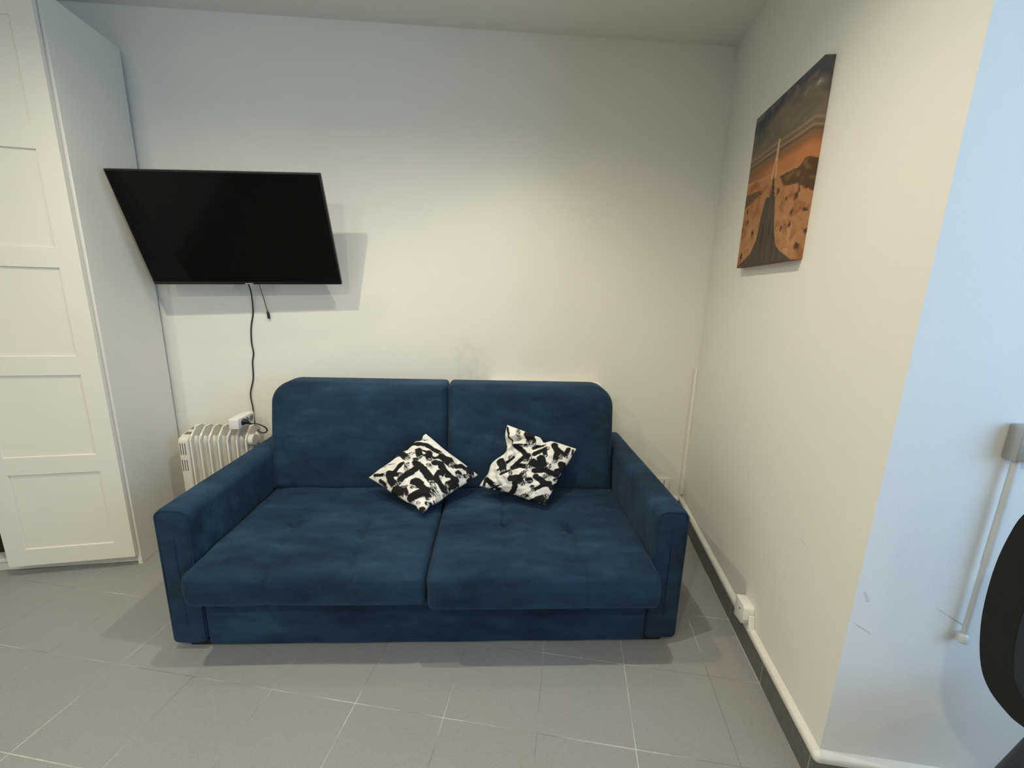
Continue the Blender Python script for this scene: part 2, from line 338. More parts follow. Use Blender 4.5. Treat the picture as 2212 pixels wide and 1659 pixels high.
def wall(name, a, b, mat, nrm, ext=.0):
    a = Vector(a); b = Vector(b)
    return quad_struct(name, [a, b, b + Z * ZC, a + Z * ZC], .1, mat, nrm)
wall('wall_back', (XL, YW, 0), cor, M_back, (0, -1, 0))
# right wall return: one solid pier whose two faces meet at the outer corner
mb = MB()
mb.add([RW(sC, 0), oc, oc + nR * .12 + dR * .12, RW(sC, 0, -.12)] + [RW(sC, ZC), oc + Z * ZC, oc + nR * .12 + dR * .12 + Z * ZC, RW(sC, ZC, -.12)],
       [(0, 1, 2, 3), (7, 6, 5, 4), (0, 1, 5, 4), (1, 2, 6, 5), (2, 3, 7, 6), (3, 0, 4, 7)])
tag(mb.build('wall_right', M_right, smooth=0), kind='structure')
mb = MB()
mb.add([oc, wc, wc + dR * .12, oc + nR * .12 + dR * .12] + [p + Z * ZC for p in (oc, wc, wc + dR * .12, oc + nR * .12 + dR * .12)],
       [(0, 1, 2, 3), (7, 6, 5, 4), (0, 1, 5, 4), (1, 2, 6, 5), (2, 3, 7, 6), (3, 0, 4, 7)])
tag(mb.build('wall_front', M_blue, smooth=0), kind='structure')
# window wall with its opening
def WP(s, z, off=0): return nR * (XW + WU - off) + dR * s + Z * z
mb = MB()
def wslab(s0, s1, z0, z1, o0=-.2, o1=0):
    c = [WP(s, z, o) for o in (o0, o1) for s, z in ((s0, z0), (s1, z0), (s1, z1), (s0, z1))]
    mb.add(c, [(0, 1, 2, 3), (7, 6, 5, 4), (0, 1, 5, 4), (1, 2, 6, 5), (2, 3, 7, 6), (3, 0, 4, 7)])
wslab(-3.4, WIN_S[0], 0, ZC); wslab(WIN_S[1], S0, 0, ZC); wslab(WIN_S[0], WIN_S[1], 0, WIN_Z[0]); wslab(WIN_S[0], WIN_S[1], WIN_Z[1], ZC)
tag(mb.build('wall_window', M_blue, smooth=0), kind='structure')
mb = MB()
f_ = .05
wslab(WIN_S[0], WIN_S[0] + f_, *WIN_Z, -.14, -.08); wslab(WIN_S[1] - f_, WIN_S[1], *WIN_Z, -.14, -.08)
wslab(WIN_S[0] + f_, WIN_S[1] - f_, WIN_Z[0], WIN_Z[0] + f_, -.14, -.08); wslab(WIN_S[0] + f_, WIN_S[1] - f_, WIN_Z[1] - f_, WIN_Z[1], -.14, -.08)
mid = sum(WIN_S) / 2; wslab(mid - .03, mid + .03, WIN_Z[0] + f_, WIN_Z[1] - f_, -.14, -.08)
tag(mb.build('window_1', M_whitep, smooth=0), kind='structure')
wall('wall_near', (XL, ff.y, 0), (ff.x, ff.y, 0), M_back, (0, 1, 0))
wall('wall_left', (XL, ff.y, 0), (XL, YW, 0), M_back, (1, 0, 0))

# skirting tiles and the plaster ledge above them, following both walls around the corner
def strip(name, prof, mat, path, kind='structure'):
    "prof: list of (off,z) closed; path: list of (point, offdir)"
    mb = MB(); vs = []; n = len(prof)
    for p, d in path: vs += [p + d * o + Z * z for o, z in prof]
    fs = []
    for i in range(len(path) - 1):
        for j in range(n): fs.append((i * n + j, i * n + (j + 1) % n, (i + 1) * n + (j + 1) % n, (i + 1) * n + j))
    fs += [tuple(range(n)), tuple((len(path) - 1) * n + j for j in range(n))]
    return tag(mb.add(vs, fs).build(name, mat, smooth=50), kind=kind)
inn = -nR; cornerd = (-nR - dR)
path = [(RW(sC, 0), -nR), (oc, cornerd), (wc, -dR)]
tileprof = [(0.0005, .0), (.013, 0), (.013, .088), (.0005, .088)]
strip('baseboard_right', tileprof, M_skirt, path)
def arcpath():
    out = [(RW(sC, 0), -nR), (RW(S0 + .02, 0), -nR)]
    for i in range(0, 7):
        t = i / 6 * math.pi / 2
        d = (-nR * math.cos(t) - dR * math.sin(t))
        out.append((oc + (nR + dR) * .001 * 0, d * (1 + .12 * math.sin(2 * t))))
    out += [(oc + nR * .02, -dR), (wc, -dR)]
    return out
ledge = [(0.0005, .0885), (.0145, .0885), (.017, .0915), (.017, .107), (.0145, .1115), (.006, .116), (.0005, .121)]
strip('trim_1', ledge, M_ledge, arcpath())
strip('baseboard_back', tileprof, M_skirt, [(Vector((-1.69, YW, 0)), Vector((0, -1, 0))), (cor + nR * -.013, Vector((0, -1, 0)))])
strip('trim_2', ledge, M_ledge, [(Vector((-1.69, YW, 0)), Vector((0, -1, 0))), (Vector((cor.x - .03, YW, 0)), Vector((0, -1, 0)))])
mb = MB(); mb.tube([Vector((cor.x - .012, YW - .014, .145)), Vector((cor.x - .012, YW - .014, .93))], .011, 8)
tag(mb.build('trim_3', M_right, smooth=40), kind='structure')

# ================================================================ SOFA
sa = R(-1.166758); SO = Vector((0.0277, 1.3594, 0))
sux = Vector((math.cos(sa), math.sin(sa), 0)); suy = Vector((-math.sin(sa), math.cos(sa), 0))
def S(x, y, z): return SO + sux * x + suy * y + Z * z
sofa = empty('sofa', SO, sa)
tag(sofa, 'dark blue velvet two-seat sofa with boxy arms, standing against the back wall', 'sofa')

def gridbox(lo, hi, r, step, disp=None, xf=None):
    "rounded box of dense quads; disp(p,n) moves points along, returns point"
    lo = Vector(lo); hi = Vector(hi)
    ax = []
    for i in range(3):
        a, b = lo[i], hi[i]
        e = [a + r * (1 - math.cos(t * math.pi / 2 / 5)) for t in range(5)]
        k = max(2, int((b - a - 2 * r) / step)); mid_ = [a + r + (b - a - 2 * r) * j / k for j in range(k + 1)]
        ax.append(e + mid_ + [a + b - q for q in e[::-1]])
    V = {}; vs = []; fs = []
    def vid(p):
        key = tuple(round(c, 6) for c in p)
        if key not in V:
            q = Vector([min(max(p[i], lo[i] + r), hi[i] - r) for i in range(3)])
            d = Vector(p) - q
            nrm = d.normalized() if d.length > 1e-9 else Vector((0, 0, 1))
            w = q + nrm * r if d.length > 1e-9 else Vector(p)
            if disp: w = disp(w, nrm)
            if xf: w = xf(w)
            V[key] = len(vs); vs.append(w)
        return V[key]
    for a in range(3):
        b, c = (a + 1) % 3, (a + 2) % 3
        for side, val in ((0, lo[a]), (1, hi[a])):
            for i in range(len(ax[b]) - 1):
                for j in range(len(ax[c]) - 1):
                    q = []
                    for (ii, jj) in ((i, j), (i + 1, j), (i + 1, j + 1), (i, j + 1)):
                        p = [0, 0, 0]; p[a] = val; p[b] = ax[b][ii]; p[c] = ax[c][jj]; q.append(vid(p))
                    fs.append(tuple(q) if side else tuple(q[::-1]))
    return vs, fs
def rr_outline(x0, x1, z0, z1, rad, d, nc=8, step=.03):
    "rounded rectangle inset by d; rad = (bl, br, tr, tl); constant point count"
    out = []
    cs = [(x0, z0, 1, 1, rad[0], math.pi), (x1, z0, -1, 1, rad[1], 1.5 * math.pi), (x1, z1, -1, -1, rad[2], 0), (x0, z1, 1, -1, rad[3], .5 * math.pi)]
    ne = [max(2, int((x1 - x0) / step)), max(2, int((z1 - z0) / step))] * 2
    cor_ = []
    for (cx, cz, sx, sz, r, a0) in cs:
        k = max(r, d); rr = max(r - d, 0)
        cor_.append([(cx + sx * k + rr * math.cos(a0 + t / nc * math.pi / 2), cz + sz * k + rr * math.sin(a0 + t / nc * math.pi / 2)) for t in range(nc + 1)])
    for i in range(4):
        out += cor_[i]; a = cor_[i][-1]; b = cor_[(i + 1) % 4][0]
        for t in range(1, ne[i]): out.append((a[0] + (b[0] - a[0]) * t / ne[i], a[1] + (b[1] - a[1]) * t / ne[i]))
    return out
def panel(x0, x1, z0, z1, y0, y1, rad, r, fn, r2=None, puff=None, step=.03):
    "slab seen from the front (y0), rims rounded by r; fn(x,y,z)->world"
    r2 = r2 if r2 is not None else r
    half = min(x1 - x0, z1 - z0) / 2 * .97
    rings = []
    m_ = max(3, int((half - r) / step))
    for i in range(m_): rings.append((half + (r - half) * i / m_, y0))
    for i in range(7):
        t = i / 6 * math.pi / 2; rings.append((r * (1 - math.sin(t)), y0 + r * (1 - math.cos(t))))
    for i in range(1, 4): rings.append((0, y0 + r + (y1 - r2 - y0 - r) * i / 4))
    for i in range(7):
        t = i / 6 * math.pi / 2; rings.append((r2 * (1 - math.cos(t)), y1 - r2 * (1 - math.sin(t))))
    rings.append((half, y1))
    vs = []; fs = []; n = None
    for d, y in rings:
        o = rr_outline(x0, x1, z0, z1, rad, d, step=step); n = len(o)
        for (x, z) in o:
            yy = y
            if puff: yy += puff(x, z, d, y)
            vs.append(fn(x, yy, z))
    for i in range(len(rings) - 1):
        for j in range(n): fs.append((i * n + j, i * n + (j + 1) % n, (i + 1) * n + (j + 1) % n, (i + 1) * n + j))
    fs += [tuple(range(n))[::-1], tuple((len(rings) - 1) * n + j for j in range(n))]
    return vs, fs

def soft(p, amp, sc): return noise.noise(Vector(p) * sc) * amp
# arms
for (x0, x1, lab, dz) in ((-1.172, -1.050, 'left arm', 0), (.612, .735, 'right arm', 0)):
    def pf(x, z, d, y): return soft((x, z, 3), .004, 9) if y < .1 else 0
    v, f = panel(x0, x1, .025, .572, 0.0, .905, (.022, .022, .034, .034), .018, S, puff=pf, step=.03)
    v = [p + Vector((soft(p, .003, 6), 0, soft(p + Vector((5, 0, 0)), .003, 6))) for p in v]
    arm = MB().add(v, f).build('armrest', M_vel, sofa)
    o = rr_outline(x0, x1, .025, .572, (.022, .022, .034, .034), .006, step=.03)
    MB().tube([S(p[0], .0035, p[1]) for p in o + [o[0]]], .0032, 6).build('piping', M_vel, arm)
# front rail (fold-out base)
v, f = gridbox((-1.046, .006, .012), (.610, .045, .262), .008, .03, disp=lambda p, n: p + Vector((0, soft(p, .003, 5), 0)), xf=lambda p: S(*p))
MB().add(v, f).build('front_rail', M_vel, sofa)
# carcass behind the rail
MB().box((-1.045, .05, .03), (.608, .84, .24), .01).v
mb = MB().box((-1.045, .05, .03), (.608, .84, .24), .01); mb.v = [S(*p) for p in mb.v]; mb.build('base', M_vel, sofa)
mb = MB().box((-1.045, .80, .24), (.608, .87, .56), .015); mb.v = [S(*p) for p in mb.v]; mb.build('back_frame', M_vel, sofa)
for (x, y) in ((-1.125, .02), (.60, .02), (-1.125, .80), (.60, .80)):
    mb = MB().box((x, y, 0), (x + .085, y + .07, .026), .003); mb.v = [S(*p) for p in mb.v]; mb.build('foot', M_rubber, sofa)
# seat cushions
def seat(x0, x1, y0, z0, z1, tufts, seams):
    def disp(p, n):
        x, y, z = p
        q = Vector(p)
        if n.z > .3 or z > z1 - .02:
            u = (x - x0) / (x1 - x0); v = (y - y0) / .7
            h = .016 * (max(0, 4 * u * (1 - u)) ** .6) * min(1, max(0, v) * 6 + .2) - .004 + .010 * max(0, (v - .5))
            for (tx, ty) in tufts:
                d2 = (x - tx) ** 2 + ((y - ty)) ** 2
                h -= .030 * math.exp(-d2 / .0009) + .012 * math.exp(-d2 / .012)
                a = math.atan2(y - ty, x - tx); dd = math.sqrt(d2)      # gathers radiating from the button
                h += .0036 * math.sin(a * 7 + tx * 9) * math.exp(-((dd - .045) / .03) ** 2)
            for (ax_, bx_) in seams:
                xs = ax_ + (bx_ - ax_) * min(1, max(0, (.25 - y) / .33))
                if y < .25 or ax_ == .057: h -= .0060 * math.exp(-((x - xs) / .007) ** 2) + .005 * math.exp(-((x - xs) / .035) ** 2)
            if x > .3 and y > .30: h += .0035 * math.sin((y + .45 * x) * 150 + 2 * noise.noise(Vector((x * 8, y * 8, 0)))) * math.exp(-((x - .52) / .11) ** 2 - ((y - .45) / .06) ** 2)
            h += .006 * noise.noise(Vector((x * 7, y * 7, 1.3))) + .0028 * noise.noise(Vector((x * 22, y * 16, 2.3)))
            q.z += h
        if n.y < -.3 or y < y0 + .02:
            k = 0
            for (ax_, bx_) in seams: k += .004 * math.exp(-((x - bx_) / .008) ** 2)
            q.y += k - .010 * math.sin(math.pi * min(1, max(0, (z - z0) / (z1 - z0)))) + .004 * noise.noise(Vector((x * 6, z * 8, 7.7)))
        if abs(n.x) > .5:
            q.x += .003 * noise.noise(Vector((3, y * 9, z * 9)))
        return q
    v, f = gridbox((x0, y0, z0), (x1, .62, z1), .024, .0085, disp, lambda p: S(*p))
    return MB().add(v, f).build('seat_cushion', M_vel, sofa)
seat(-1.044, -.222, -.085, .246, .383, [(-.807, .247), (-.53, .243)], [(-.80, -.766), (-.52, -.479)])
seat(-.216, .609, -.100, .238, .385, [(.057, .26), (.331, .212)], [(.057, .059), (.335, .345)])
# back cushions
def backc(x0, x1, rtl, rtr):
    def fn(x, y, z):
        t = (z - .375) / .5
        return S(x, y + .005 + .085 * t, z)
    def puff(x, z, d, y):
        u = (x - x0) / (x1 - x0); w = (z - .375) / .52
        if y > .60: return 0
        k = -.016 * (max(0, 4 * u * (1 - u)) ** .7) * (max(0, 4 * w * (1 - w)) ** .5)
        k += .004 * noise.noise(Vector((x * 5, z * 5, 4))) + .0016 * noise.noise(Vector((x * 18, z * 14, 9)))
        return k
    v, f = panel(x0, x1, .372, .892, .520, .705, (.02, .02, rtr, rtl), .045, fn, r2=.05, puff=puff, step=.013)
    return MB().add(v, f).build('back_cushion', M_vel, sofa)
backc(-1.062, -.2225, .10, .022)
backc(-.2185, .602, .022, .10)

# ================================================================ CUSHIONS (throw pillows)
def seg_d(P, a, b):
    a = np.array(a); b = np.array(b); ba = b - a; L2 = (ba ** 2).sum() + 1e-9
    h = np.clip(((P - a) @ ba) / L2, 0, 1); return np.sqrt(((P - a - h[:, None] * ba) ** 2).sum(1)), h
def pillow(c00, c10, c11, c01, T, strokes, seed, label, fold=None, n=190, dents=()):
    c = [Vector(p) for p in (c00, c10, c11, c01)]
    N = (c[1] - c[0]).cross(c[3] - c[0]).normalized()
    if N.y > 0: N = -N
    ctr = (c[0] + c[1] + c[2] + c[3]) / 4
    def shp(u, v, side):
        a = 2 * u - 1; b = 2 * v - 1
        # edges drawn in between the corners
        pin = .012
        uu = u - pin * a * (1 - b * b) * abs(a) ** 1.5; vv = v - pin * b * (1 - a * a) * abs(b) ** 1.5
        wob = .006 * math.sin(9 * (u + v) + seed)
        uu += wob * (1 - b * b) * abs(a) ** 8 * (1 if a > 0 else -1); vv += wob * (1 - a * a) * abs(b) ** 8
        for (ax_, pos, wid, amp, pw_) in dents:       # edges pulled in where the cover is folded
            if ax_ == 'u0': uu += amp * math.exp(-((v - pos) / wid) ** 2) * (1 - u) ** pw_
            if ax_ == 'v1': vv -= amp * math.exp(-((u - pos) / wid) ** 2) * v ** pw_
            if ax_ == 'v0': vv += amp * math.exp(-((u - pos) / wid) ** 2) * (1 - v) ** pw_
        p = c[0] * (1 - uu) * (1 - vv) + c[1] * uu * (1 - vv) + c[2] * uu * vv + c[3] * (1 - uu) * vv
        h = T * (max(0, (1 - a * a)) ** .5 * max(0, (1 - b * b)) ** .5) ** .9
        e = max(0, 1 - max(abs(a), abs(b)) ** 6)
        # wrinkles: long soft folds along one diagonal and puckers along the seams
        d = (u - v) if seed % 2 else (u + v)
        w = .011 * noise.noise(Vector((d * 9 + seed, (u + v) * 2.5 if seed % 2 else (u - v) * 2.5, seed))) + .0055 * noise.noise(Vector((u * 11, v * 14, seed + 5)))
        w += .0035 * math.sin(40 * u + 3 * math.sin(7 * v)) * math.exp(-((1 - abs(b)) / .12) ** 2) + .0035 * math.sin(37 * v + 3 * math.sin(6 * u)) * math.exp(-((1 - abs(a)) / .12) ** 2)
        k = (h + w * e) if side > 0 else -(h * .75 + w * e * .5)
        if fold and side > 0:
            q, dpt, wd = fold
            for (A, Bq) in q:
                A = np.array(A); Bq = np.array(Bq); ba = Bq - A; t = min(1, max(0, ((u - A[0]) * ba[0] + (v - A[1]) * ba[1]) / (ba @ ba)))
                dd = math.hypot(u - A[0] - ba[0] * t, v - A[1] - ba[1] * t)
                k -= dpt * math.exp(-(dd / wd) ** 2) * e; k += dpt * .55 * math.exp(-((dd - wd * 2.2) / wd) ** 2) * e
        p = p + N * (k * e ** .25 if side > 0 else k)
        return p
    vs = []; fs = []; uv = []; sd = []
    idx = {}
    for side in (1, -1):
        for i in range(n + 1):
            for j in range(n + 1):
                brd = i in (0, n) or j in (0, n)
                if side < 0 and brd: idx[(side, i, j)] = idx[(1, i, j)]; continue
                if side < 0 and (i % 3 or j % 3) and False: continue
                u = .5 - .5 * math.cos(math.pi * i / n) if False else i / n; v = j / n
                idx[(side, i, j)] = len(vs); vs.append(shp(u, v, side)); uv.append((u, v)); sd.append(side)
        for i in range(n):
            for j in range(n):
                q = (idx[(side, i, j)], idx[(side, i + 1, j)], idx[(side, i + 1, j + 1)], idx[(side, i, j + 1)])
                fs.append(q if side > 0 else q[::-1])
    o = MB().add(vs, fs).build('throw_pillow', M_print, None, smooth=180)
    P = np.array(uv)
    nz = np.array([noise.noise(Vector((p[0] * 26, p[1] * 26, seed))) for p in uv]); nz2 = np.array([noise.noise(Vector((p[0] * 75, p[1] * 75, seed))) for p in uv])
    nzd = np.array([noise.noise(Vector((p[0] * 95, p[1] * 22, seed + 2))) for p in uv])
    ink = np.zeros(len(P))
    sdv = np.array(sd)
    for pts, w, dry in strokes:
        w *= 1.28
        for a, b_ in zip(pts[:-1], pts[1:]):
            d, h = seg_d(P, a, b_)
            wv = w * (1 + .22 * nz) + .003 * nz2
            k = np.clip((wv - d) / .008 + .5, 0, 1)
            k = k * np.clip(1.25 - np.clip(h - .72, 0, 1) * 3.2 * (.5 + 2.2 * nzd), 0, 1)
            if dry: k = k * np.clip(.72 + 1.5 * nzd + .6 * nz, 0, 1)
            else: k = k * np.clip(1.9 + 1.3 * nz2 + .5 * nz, 0, 1)
            ink = np.maximum(ink, k)
    cloth = np.array([.82, .79, .735]); black = np.array([.012, .012, .013])
    cols = cloth * (1 - ink[:, None]) + black * ink[:, None]
    set_colors(o, cols)
    return tag(o, label, 'pillow', 'black and white throw pillows on the sofa')
M_print = attr_mat('printed_cotton', .85)
pillow(S(-.287, .255, .418), S(-.062, .475, .492), S(-.303, .47, .695), S(-.566, .455, .484), .055, STROKES_L, 3,
       'black and white brushstroke pillow standing on one corner, left one on the blue sofa', fold=([((.0, .22), (.25, .02)), ((.75, .02), (.97, .2))], .012, .035), dents=(('u0', .17, .07, .028, 6), ('v0', .15, .06, .028, 6), ('v1', .35, .10, .02, 8)))
pillow(S(-.054, .44, .452), S(.240, .315, .425), S(.398, .475, .627), S(.071, .492, .735), .052, STROKES_R, 4,
       'black and white brushstroke pillow with a flopped upper corner, right one on the blue sofa', fold=([((.02, .72), (.22, .86)), ((.22, .86), (.52, .97))], .030, .032), dents=(('u0', .62, .17, .13, 4), ('v1', .56, .05, .06, 7), ('u0', .22, .1, .03, 6)))

# ================================================================ TV
tv = empty('television', (-1.19, 2.19, 1.33)); tag(tv, 'black flat-screen television tilted down on the back wall beside the wardrobe', 'television')
k_ = .885 / .9
def tvp(x, y, z): return Vector((x * k_, y * k_, CAMH + (z - CAMH) * k_))
TL, TR, BR, BL = tvp(-1.638, 2.046, 1.810), tvp(-.739, 2.067, 1.835), tvp(-.744, 2.244, 1.354), tvp(-1.643, 2.223, 1.329)
ex = ((TR - TL) + (BR - BL)).normalized(); ez = ((TL - BL) + (TR - BR)); ez = (ez - ex * ez.dot(ex)).normalized(); ey = ez.cross(ex).normalized()  # ey points to the wall
if ey.y < 0: ey = -ey
tc = (TL + TR + BR + BL) / 4; tw = (TR - TL).length; th = (TL - BL).length
def TV(x, y, z): return tc + ex * x + ey * y + ez * z
def tvbox(a, b, bev, name, mat, par=tv, seg=2):
    mb = MB().box(a, b, bev, seg); mb.v = [TV(*p) for p in mb.v]; return mb.build(name, mat, par)
tvbox((-tw / 2, 0, -th / 2), (tw / 2, .022, th / 2), .004, 'bezel', M_black)
tvbox((-tw / 2 + .007, -.0012, -th / 2 + .016), (tw / 2 - .007, .0005, th / 2 - .007), 0, 'screen', M_screen)
tvbox((-tw / 2 + .12, .0215, -th / 2 + .03), (tw / 2 - .12, .052, th / 2 - .14), .012, 'rear_housing', M_black)
tvbox((-.019, -.0022, -th / 2 + .003), (.019, .001, -th / 2 + .008), .0008, 'badge', M_chrome)
tvbox((-.085, .004, -th / 2 - .004), (-.079, .010, -th / 2 + .001), .001, 'indicator', M_paper)
mb = MB()
mb.box((-.11, .0515, -.12), (.11, .060, .12), .002); mb.v = [TV(*p) for p in mb.v]
wpt = TV(0, .06, .0)
mb.box((wpt.x - .11, YW - .012, wpt.z - .10), (wpt.x + .11, YW - .001, wpt.z + .10), .002)
for sx in (-.07, .07):
    mb.tube([TV(sx, .058, .0), (wpt.x + sx, YW - .010, wpt.z + .03)], .012, 8); mb.tube([TV(sx, .058, -.09), (wpt.x + sx, YW - .010, wpt.z - .06)], .010, 8)
mb.build('wall_bracket', M_black, tv)

# cables
mb = MB()
cb = [(-1.215, 2.255, 1.42), (-1.216, 2.27, 1.36), (-1.218, 2.30, 1.30), (-1.232, YW - .006, 1.20), (-1.250, YW - .006, 1.12), (-1.256, YW - .006, 1.04), (-1.252, YW - .006, .98), (-1.262, YW - .006, .93), (-1.268, YW - .006, .84),
      (-1.2877, 2.318, 0.7558), (-1.2791, 2.31, 0.6787), (-1.272, 2.300, 0.6225), (-1.2652, 2.292, 0.5773), (-1.2094, 2.22, 0.5698), (-1.167, 2.18, 0.5759), (-1.1392, 2.165, 0.5915), (-1.1413, 2.155, 0.6152), (-1.1675, 2.15, 0.6319), (-1.1893, 2.14, 0.64), (-1.2001, 2.13, 0.6406)]
mb.tube(cb, .0034, 8, smoothpath=6)
pc = tag(mb.build('power_cable', M_cable), 'black power cable hanging from the television down to the white socket block', 'cable')
mb = MB(); mb.tube([(-1.2001, 2.1300, 0.6406), (-1.210, 2.127, .650), (-1.222, 2.126, .654), (-1.2315, 2.125, .655)], [.006, .009, .0155, .0165], 12)
mb.build('plug', M_black, pc)
mb = MB(); mb.tube([(-1.17, 2.245, 1.42), (-1.166, 2.29, 1.33), (-1.170, YW - .006, 1.27), (-1.163, YW - .006, 1.235), (-1.156, YW - .006, 1.203)], .0017, 6, smoothpath=6)
an = tag(mb.build('thin_lead', M_cable), 'short thin grey lead dangling below the television with a black plug end', 'cable')
mb = MB(); mb.tube([(-1.1565, YW - .008, 1.206), (-1.154, YW - .009, 1.196), (-1.151, YW - .009, 1.168)], [.004, .0065, .0065], 10); mb.build('plug', M_black, an)

# ================================================================ WARDROBE
WF = Vector((-1.650, 1.903, 0)); wa = R(5.0)           # front right foot; the carcass stands a little askew
wx = Vector((math.cos(wa) * 1, math.sin(wa), 0)); wy = Vector((-math.sin(wa), math.cos(wa), 0))
wa2 = math.atan2(-.045, .44)
wy = Vector((-.045, .435, 0)).normalized(); wx = Vector((wy.y, -wy.x, 0))
WD = .405; WH = 2.385; WW = 1.0
def WR(x, y, z): return WF + wx * x + wy * y + Z * z   # x<0 to the left
ward = empty('wardrobe', WF, math.atan2(wx.y, wx.x)); tag(ward, 'tall white wardrobe with panelled door ajar, left of the blue sofa', 'wardrobe')
def wbox(name, a, b, bev=.001, mat=M_carc, par=ward):
    mb = MB().box(a, b, bev, 1); mb.v = [WR(*p) for p in mb.v]; return mb.build(name, mat, par)
wbox('side_panel', (-.019, 0, 0), (0, WD, WH)); wbox('side_panel', (-WW, 0, 0), (-WW + .019, WD, WH))
wbox('top_panel', (-WW + .0195, 0, WH - .019), (-.0195, WD, WH)); wbox('bottom_panel', (-WW + .0195, .004, .055), (-.0195, WD - .006, .074))
wbox('back_panel', (-WW + .0195, WD - .005, .055), (-.0195, WD, WH - .0195)); wbox('plinth', (-WW + .0195, .022, 0.002), (-.0195, .040, .0545))
wbox('shelf', (-WW + .02, .02, 1.55), (-.02, WD - .006, 1.568)); 
# door, hinged at the right, 8 degrees open
HP = WR(-.010, -.006, 0); da_ = R(8.0)
du = Vector((-math.cos(da_), -math.sin(da_), 0)); dn = Vector((math.sin(da_), -math.cos(da_), 0))   # dn: outward, to the room
def DR_(u, o, z): return HP + du * u + dn * o + Z * z
def door_mesh():
    mb = MB(); w = .495; z0, z1 = .056, 2.375
    recs = [(.137, .498), (.579, .942), (1.023, 1.387), (1.466, 1.829), (1.911, 2.274)]
    def bx(u0, u1, a0, a1, o0, o1):
        mb.box((u0, o0, a0), (u1, o1, a1), 0)
    # back board
    k = MB().box((0, .0, z0), (w, .011, z1), 0); mb.add(k.v, k.f)
    # face frame as one grid of prisms with chamfered openings
    st = .076
    us = [0, st, w - st, w]
    zs = [z0] + [q for r_ in recs for q in r_] + [z1]
    ch = .003; top = .018; bot = .011
    V = []; F = []
    def v(u, o, z): V.append((u, o, z)); return len(V) - 1
    def quad(a, b, c, d): F.append((a, b, c, d))
    # outer rim
    # faces at o=top except openings
    for i in range(3):
        for j in range(len(zs) - 1):
            opening = (i == 1 and j % 2 == 1)
            u0, u1, a0, a1 = us[i], us[i + 1], zs[j], zs[j + 1]
            if not opening:
                quad(v(u0, top, a0), v(u1, top, a0), v(u1, top, a1), v(u0, top, a1))
            else:
                o = [(u0, a0), (u1, a0), (u1, a1), (u0, a1)]; inn_ = [(u0 + ch, a0 + ch), (u1 - ch, a0 + ch), (u1 - ch, a1 - ch), (u0 + ch, a1 - ch)]
                for q in range(4):
                    p, r_ = q, (q + 1) % 4
                    quad(v(o[p][0], top, o[p][1]), v(o[r_][0], top, o[r_][1]), v(inn_[r_][0], bot + .0005, inn_[r_][1]), v(inn_[p][0], bot + .0005, inn_[p][1]))
    for (A, Bq) in (((0, z0), (w, z0)), ((w, z0), (w, z1)), ((w, z1), (0, z1)), ((0, z1), (0, z0))):
        quad(v(A[0], bot, A[1]), v(Bq[0], bot, Bq[1]), v(Bq[0], top, Bq[1]), v(A[0], top, A[1]))
    mb.add(V, F)
    mb.v = [DR_(p[0], p[1], p[2]) for p in mb.v]
    return mb
door_mesh().build('door', M_lacq, ward, smooth=0)
for z in (.25, 1.2, 2.1):
    wbox('hinge', (-.075, -.006, z - .02), (-.0195, .03, z + .02), .002, M_metal)
bxm = tag(wbox('dark_filler_box', (-.93, .05, .0745), (-.45, .38, .30), .01, M_dark, None), 'dark box added on the wardrobe floor behind its door, standing in for the dark inside', 'box')  # added near-black box that gives the wardrobe interior its darkness

# ================================================================ OIL RADIATOR
rad = empty('oil_radiator', (-1.38, 2.18, 0)); tag(rad, 'ivory oil-filled radiator with seven fins between the wardrobe and the sofa arm', 'radiator')
RY0, RY1 = 2.12, 2.275; RZ = .602
def finpoly(g=0):
    return [(RY0 + g, .10 + g), (RY0 + g, .555 - g * .4), (RY0 + .012 + g * .7, .574 - g * .7), (RY0 + .055 + g * .3, RZ + .012 - g), (RY1 - .055 - g * .3, RZ + .012 - g), (RY1 - .012 - g * .7, .585 - g * .7), (RY1 - g, .555 - g * .4), (RY1 - g, .10 + g)]
def ident(a, b, h): return (h, a, b)
for i in range(7):
    x = -1.506 + i * .0455
    mb = MB()
    mb.prism(finpoly(.002), x + .0018, x + .0038, ident, 0)                   # web
    fp = [Vector((x + .0028, p[0], p[1])) for p in finpoly(.004)]
    mb.tube(fp + [fp[0]], .0046, 8)                                            # rolled rim
    fp = [Vector((x + .0028, p[0], p[1])) for p in finpoly(.016)]
    mb.tube(fp + [fp[0]], .0030, 6)                                            # pressed bead
    for yc in (RY0 + .047, RY1 - .047):
        mb.tube([(x + .0028, yc, .13), (x + .0028, yc, .52), (x + .0028, yc, .545), (x + .0028, yc, .560), (x + .0028, yc, .566)], [.0175, .0175, .016, .010, .003], 14)
    f_o = mb.build('fin', M_heat, rad)
mb = MB()
for z in (.535,): mb.tube([(-1.512, (RY0 + RY1) / 2, z), (-1.218, (RY0 + RY1) / 2, z)], .021, 16)
mb.build('header_tube', M_heat, rad)
mb = MB().tube([(-1.228, (RY0 + RY1) / 2 - .035, .545), (-1.205, (RY0 + RY1) / 2 - .035, .545), (-1.202, (RY0 + RY1) / 2 - .035, .545)], [.031, .031, .028], 24); mb.build('end_cap', M_heat, rad)
mb = MB(); mb.prism([(RY0 - .006, .09), (RY0 - .006, .552), (RY0 + .004, .566), (RY0 + .03, .574), (RY1 - .01, .600), (RY1, .59), (RY1, .09)], -1.560, -1.513, ident, .006, 3)
cbx = mb.build('control_box', M_heat, rad)
def slot(a, b): MB().box(a, b, 0).build('vent_slot', M_slot, cbx)
for (zz0, zz1) in ((.478, .540), (.390, .450)):
    for q in range(3): slot((-1.551 + q * .0115, RY0 - .0072, zz0), (-1.5475 + q * .0115, RY0 - .0050, zz1))
